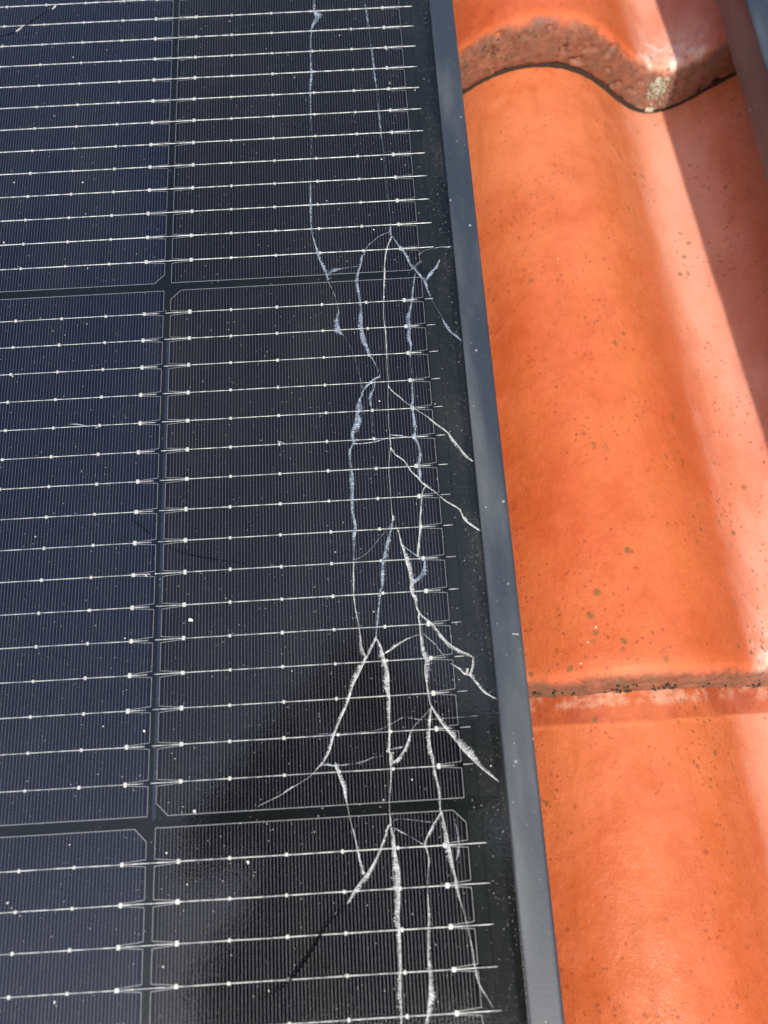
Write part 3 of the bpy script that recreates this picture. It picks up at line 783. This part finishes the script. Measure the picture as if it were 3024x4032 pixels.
('t',[(38.85,-63.03,0.43),(40.44,-63.81,0.43),(41.76,-64.24,0.16)]),
('t',[(35.62,-106.65,0.15),(37.64,-107.19,0.2)]),
]

def catmull(pts, step):
    out = []
    P = [pts[0]] + pts + [pts[-1]]
    for i in range(1, len(P) - 2):
        p0, p1, p2_, p3 = P[i - 1], P[i], P[i + 1], P[i + 2]
        L = math.hypot(p2_[0] - p1[0], p2_[1] - p1[1])
        k = max(1, int(L / step))
        for q in range(k):
            t = q / k
            out.append(tuple(0.5 * ((2 * b_) + (c_ - a_) * t + (2 * a_ - 5 * b_ + 4 * c_ - d_) * t * t + (-a_ + 3 * b_ - 3 * c_ + d_) * t ** 3)
                             for a_, b_, c_, d_ in zip(p0, p1, p2_, p3)))
    out.append(tuple(pts[-1]))
    return out
def make_crack(style, pts, seed):
    rnd = random.Random(seed)
    step = 0.22
    cs = catmull(pts, step)
    b = MB()
    n = len(cs)
    side = 1 if rnd.random() < 0.6 else -1
    ph = rnd.random() * 100
    rows = []
    for k, (x, y, w) in enumerate(cs):
        w = max(w, 0.07)
        a, c = cs[max(k - 1, 0)], cs[min(k + 1, n - 1)]
        dx, dy = c[0] - a[0], c[1] - a[1]
        L = math.hypot(dx, dy) or 1
        px, py = -dy / L, dx / L
        flip = side * (1 if noise.noise(Vector((k * 0.006, ph, 0))) > -0.25 else -1)
        jit = 0.05 * noise.noise(Vector((k * 0.7, ph, 2)))
        rows.append((x + px * jit, y + py * jit, px * flip, py * flip, w))
    # thin crisp line of the break itself
    def ribbon(offs, mi, gap=None):
        prev = None
        for k, r in enumerate(rows):
            if gap and gap(k):
                prev = None
                continue
            o = offs(k, r)
            q = [(r[0] + r[2] * d, r[1] + r[3] * d, GTOP + z) for d, z in o]
            if prev is not None:
                for i in range(len(q) - 1):
                    b.poly([prev[i], prev[i + 1], q[i + 1], q[i]], mi)
            prev = q
    ribbon(lambda k, r: [(-min(0.075, 0.025 + r[4] * 0.08), 0.012), (0.0, 0.05 + 0.04 * rnd.random()), (min(0.075, 0.025 + r[4] * 0.08), 0.012)], 1 if style == 's' else (2 if style == 't' else 0),
           (lambda k: noise.noise(Vector((k * 0.11, ph, 9))) < -0.42) if style == 't' else None)
    # thin translucent flake on one side, ragged like a comb
    tooth = [0.0] * n
    per = rnd.uniform(2.6, 4.2)
    for k in range(n):
        fr = (k / per) % 1.0
        sq = 1.0 if fr < 0.5 else 0.5
        tooth[k] = sq * (0.62 + 0.5 * noise.noise(Vector((k * 0.09, ph, 4))) + 0.42 * noise.noise(Vector((k * 0.6, ph, 6))))
    def feather(k, r):
        w = r[4]
        if w < 0.3:
            return [(0.03, 0.02), (0.04, 0.025), (0.05, 0.02), (0.06, 0.014)]
        tt = max(0.25, min(1.15, tooth[k] + 0.18))
        z = min(0.2, 0.04 + 0.1 * w)
        return [(-0.12 * w, 0.008), (0.10 * w, 0.012 + z * rnd.random()), (0.5 * w * min(1, tt + .2), 0.012 + z * rnd.random()), (1.05 * w * tt, 0.008)]
    ribbon(feather, 3 if style == 's' else 0)
    def stroke(p, q, wd, z0, z1, mi):
        dx, dy = q[0] - p[0], q[1] - p[1]
        L = math.hypot(dx, dy) or 1
        ax, ay = -dy / L * wd / 2, dx / L * wd / 2
        b.poly([(p[0] - ax, p[1] - ay, GTOP + z0), (q[0] - ax * .3, q[1] - ay * .3, GTOP + z1), (q[0] + ax * .3, q[1] + ay * .3, GTOP + z1), (p[0] + ax, p[1] + ay, GTOP + z0)], mi)
    for k in range(n - 1):
        r, r2 = rows[k], rows[k + 1]
        w = r[4]
        if w < 0.3:
            continue
        # splinter strokes that run out from the break
        for _ in range(2 if style == 's' else 1):
            if rnd.random() < (0.62 if style == 's' else 0.45):
                ln = w * rnd.uniform(0.25, 1.15) * max(0.35, min(1.2, tooth[k] + 0.25))
                sk = rnd.uniform(-0.5, 0.9) * ln
                f0 = rnd.uniform(-0.1, 0.25) * w
                tx, ty = r2[0] - r[0], r2[1] - r[1]
                L = math.hypot(tx, ty) or 1
                p = (r[0] + r[2] * f0, r[1] + r[3] * f0)
                q = (p[0] + r[2] * ln + tx / L * sk, p[1] + r[3] * ln + ty / L * sk)
                stroke(p, q, rnd.uniform(0.035, 0.10), 0.03, rnd.uniform(0.02, 0.22), 1 if (style == 's' and rnd.random() < 0.85) or rnd.random() < 0.2 else (2 if rnd.random() < 0.5 else 0))
        # lines that run along inside the flake
        for fo in (0.3, 0.62, 0.95):
            if w > 0.4 and noise.noise(Vector((k * 0.08, ph, fo * 40))) > 0.05:
                p = (r[0] + r[2] * w * fo * 0.9, r[1] + r[3] * w * fo * 0.9)
                q = (r2[0] + r2[2] * r2[4] * fo * 0.9, r2[1] + r2[3] * r2[4] * fo * 0.9)
                if math.hypot(q[0] - p[0], q[1] - p[1]) < 0.8:
                    stroke(p, q, rnd.uniform(0.04, 0.1), 0.04, 0.04 + rnd.uniform(0, 0.12), 2)
    # crumbs
    for k in range(n):
        r = rows[k]
        if r[4] > 0.45 and rnd.random() < (0.28 if style == 's' else 0.1):
            d = rnd.uniform(-0.2, 1.1) * r[4]
            s_ = rnd.uniform(0.04, 0.12)
            cx, cy = r[0] + r[2] * d, r[1] + r[3] * d
            a0 = rnd.random() * 6.28
            b.poly([(cx + s_ * rnd.uniform(.5, 1.3) * math.cos(a0 + q * 2.1), cy + s_ * rnd.uniform(.5, 1.3) * math.sin(a0 + q * 2.1), GTOP + rnd.uniform(0.03, 0.3)) for q in range(3)], 1)
    return b.build('crack', [M_SKY_FROST, M_BRIGHT, M_MIXED, M_FILM], glass)
M_DARK = mat_black('dark_crack', (0.002, 0.002, 0.003), 0.8, 0.02)
for pts in DARK:
    b = MB()
    cs = catmull(pts, 0.4)
    prev = None
    for k, (x, y, w) in enumerate(cs):
        a, c = cs[max(k - 1, 0)], cs[min(k + 1, len(cs) - 1)]
        L = math.hypot(c[0] - a[0], c[1] - a[1]) or 1
        px, py = -(c[1] - a[1]) / L * w / 2, (c[0] - a[0]) / L * w / 2
        q = [(x - px, y - py, GTOP + 0.015), (x, y, GTOP + 0.03), (x + px, y + py, GTOP + 0.015)]
        if prev:
            b.poly([prev[0], q[0], q[1], prev[1]]); b.poly([prev[1], q[1], q[2], prev[2]])
        prev = q
    b.build('crack', M_DARK, glass)['label'] = 'dark hairline crack running down from the bright cracks'
for i, (st, pts) in enumerate(CRACKS):
    make_crack(st, pts, i + 11)

# ------------------------------------------------------------------ second panel is set beside the gap, a little askew
p2.matrix_world = ROOF @ Matrix.Translation((239.3 * MM, 126.0 * MM, 0)) @ Matrix.Rotation(0.029, 4, 'Z') @ Matrix.Translation(((NCOL * PU - 93.38 + 18.0) * MM, -126.0 * MM, 0))

# ------------------------------------------------------------------ the photographer, bending over the panel; pose and bulk shaped for the dark reflection in the glass
def skinned(name, chains, parent, mats, pick):
    me = bpy.data.meshes.new(name)
    vs, es, rs, idx = [], [], [], {}
    for ch in chains:
        prev = None
        for (p, r) in ch:
            if p not in idx:
                idx[p] = len(vs); vs.append(tuple(c * MM for c in p)); rs.append(r)
            if prev is not None:
                es.append((prev, idx[p]))
            prev = idx[p]
    me.from_pydata(vs, es, [])
    o = link(name, me, parent)
    o.modifiers.new('skin', 'SKIN')
    sv = me.skin_vertices[0].data
    for k, r in enumerate(rs):
        a, b_ = (r if isinstance(r, tuple) else (r, r))
        sv[k].radius = (a * MM, b_ * MM)
        sv[k].use_root = (k == 0)
    sb = o.modifiers.new('smooth', 'SUBSURF'); sb.levels = 2; sb.render_levels = 2
    bpy.context.view_layer.update()
    ev = o.evaluated_get(bpy.context.evaluated_depsgraph_get())
    m2 = bpy.data.meshes.new_from_object(ev)
    o.modifiers.clear()
    o.data = m2
    m2.materials.clear()
    for q in mats:
        m2.materials.append(q)
    for f in m2.polygons:
        f.use_smooth = True
        f.material_index = pick(f.center / MM)
    return o
M_SKIN = mat_simple('skin', (0.36, 0.20, 0.14), (0.44, 0.26, 0.19), 60, 0.5)
M_CLOTH = mat_simple('dark_cloth', (0.010, 0.010, 0.013), (0.022, 0.022, 0.026), 300, 0.9)
M_HAIR = mat_simple('dark_hair', (0.012, 0.009, 0.006), (0.03, 0.02, 0.014), 300, 0.6)
M_PHONE = mat_simple('black_phone', (0.01, 0.01, 0.01), (0.015, 0.015, 0.015), 100, 0.2)
person = thing('person', 'person in dark clothes bending over the broken panel, mirrored darkly in its glass', 'person', 400, -760, -20)
P0 = (400, -760, -20)
def q_(u, v, n):
    return (u - P0[0], v - P0[1], n - P0[2])
hip, belly, chest, neck, head, crown = q_(450, -600, 1130), q_(85, -470, 1300), q_(72, -300, 1350), q_(42, -185, 1345), q_(24, -85, 1290), q_(16, -35, 1268)
chains = [[(hip, (140, 115)), (belly, (205, 140)), (chest, (185, 140)), (neck, 58), (head, 84), (crown, 70)]]
for s, sh, el, wr in ((-1, q_(-118, -235, 1330), q_(-300, -370, 1190), q_(-62, -105, 1050)), (1, q_(258, -200, 1330), q_(380, -350, 1190), q_(122, -105, 1050))):
    palm = (wr[0] - s * 45, wr[1] - 5, wr[2] - 8)
    chains.append([(chest, (185, 140)), (sh, 82), (el, 52), (wr, 32), (palm, 34)])
    for k in range(4):
        a = (palm[0] - s * 30, palm[1] - 33 + 21 * k, palm[2] - 10)
        bq = (a[0] - s * (26 + 5 * (k in (1, 2))), a[1], a[2] - 16)
        cq = (bq[0] - s * 8, bq[1], bq[2] - 22)
        chains.append([(palm, 34), (a, 10), (bq, 9), (cq, 8)])
    chains.append([(palm, 34), (palm[0] - s * 4 + 0.0, palm[1] + 42, palm[2] - 6), ] if False else [(palm, 34), ((palm[0] - s * 5, palm[1] + 46, palm[2] - 4), 12), ((palm[0] - s * 28, palm[1] + 62, palm[2] - 14), 10)])
for (hx, kn, an, toe) in ((q_(470, -640, 1050), q_(560, -680, 580), q_(560, -725, 88), q_(555, -590, 44)), (q_(560, -640, 1050), q_(680, -680, 580), q_(690, -735, 88), q_(690, -600, 44))):
    chains.append([(hip, (140, 115)), (hx, 92), (kn, 66), (an, 45), (toe, 40)])
chains.append([(belly, (205, 140)), (q_(-140, -580, 1265), (165, 105)), (q_(-300, -690, 1300), (150, 95))])  # these three flaps are added bulk that widens the dark reflection
chains.append([(belly, (205, 140)), (q_(80, -650, 1330), (170, 105))])
chains.append([(belly, (205, 140)), (q_(-195, -420, 1325), (150, 100))])
hv, w1, w2 = Vector(head), Vector(q_(-62, -105, 1050)), Vector(q_(122, -105, 1050))
body = skinned('body', chains, person, [M_CLOTH, M_SKIN], lambda c: 1 if ((c - hv).length < 112 or (c.z < 1068 and c.z > 940 and abs(c.y - w1.y) < 110 and -20 < c.x - w1.x < 204)) else 0)
hair = MB()
hc = Vector(q_(22, -72, 1306))
for i in range(7):
    for j in range(14):
        pass
bmh = bmesh.new()
bmesh.ops.create_uvsphere(bmh, u_segments=20, v_segments=12, radius=0.098)
for v in bmh.verts:
    v.co = Vector((v.co.x * 0.95, v.co.y * 1.12, v.co.z * 0.9)) + hc * MM
    v.co += v.co.normalized() * 0.004 * noise.noise(v.co * 60)
bmesh.ops.delete(bmh, geom=[v for v in bmh.verts if v.co.z < hc.z * MM - 0.015 and v.co.y < hc.y * MM + 0.06], context='VERTS')
mh = bpy.data.meshes.new('hair'); bmh.to_mesh(mh); bmh.free(); mh.materials.append(M_HAIR)
for f in mh.polygons: f.use_smooth = True
link('hair', mh, person)
ph = thing('phone', 'black phone held in both hands by the person over the panel', 'phone', 30, -110, 1000)
b = MB()
c_ = 6
b.prism([(-75, -36 + c_), (-75 + c_, -36), (75 - c_, -36), (75, -36 + c_), (75, 36 - c_), (75 - c_, 36), (-75 + c_, 36), (-75, 36 - c_)], 0, 8)
pb = b.build('phone_body', M_PHONE, ph)
b = MB()
for (x, y) in ((-58, 16), (-58, -8), (-40, 4)):
    b.prism([(x + 8 * math.cos(a * .5236), y + 8 * math.sin(a * .5236)) for a in range(12)], -2.5, 0)
b.build('camera_lens', M_PHONE, ph)

# ------------------------------------------------------------------ loose dust and grit on the glass and frame
b = MB()
rd = random.Random(21)
def fleck(u, v, n, s_):
    a0 = rd.random() * 6.28
    k = rd.randint(4, 6)
    b.poly([(u + s_ * rd.uniform(.5, 1.2) * math.cos(a0 + q * 6.28 / k), v + s_ * rd.uniform(.5, 1.2) * math.sin(a0 + q * 6.28 / k), n + rd.uniform(0.02, 0.05 + s_ * .3)) for q in range(k)])
for _ in range(4200):
    u, v = rd.uniform(-100, 104.5), rd.uniform(-300, 200)
    fleck(u, v, GTOP, rd.choice((0.06, 0.07, 0.08, 0.10, 0.14)))
for _ in range(70):
    fleck(rd.uniform(-95, 104), rd.uniform(-290, 190), GTOP, rd.uniform(0.18, 0.34))
for (x, y, s_) in ((-61, -212, .7), (-26.5, -229, .45), (-42, -203, .35), (-33, -249, .7), (-4, -157, .35), (10, -123, .9), (12, -181, .55), (28, -196, .5)):
    for _ in range(5):
        fleck(x + rd.uniform(-.5, .5) * s_, y + rd.uniform(-.6, .6) * s_, GTOP, s_ * .55)
for _ in range(60):
    fleck(rd.uniform(107.5, 114.5), rd.uniform(-290, 190), FTOP, rd.uniform(0.06, 0.16))
for q in range(9):
    fleck(112.9 + q * 0.2, -133.9 - 0.03 * q + rd.uniform(-.08, .08), FTOP, 0.14)
M_DUST = mat_simple('pale_grit', (0.5, 0.5, 0.48), (0.85, 0.85, 0.82), 800, 0.8)
dust = b.build('dust', M_DUST, None, kind='stuff')
dust.matrix_world = ROOF
dust['label'] = 'fine pale dust and grit scattered over the dark glass'
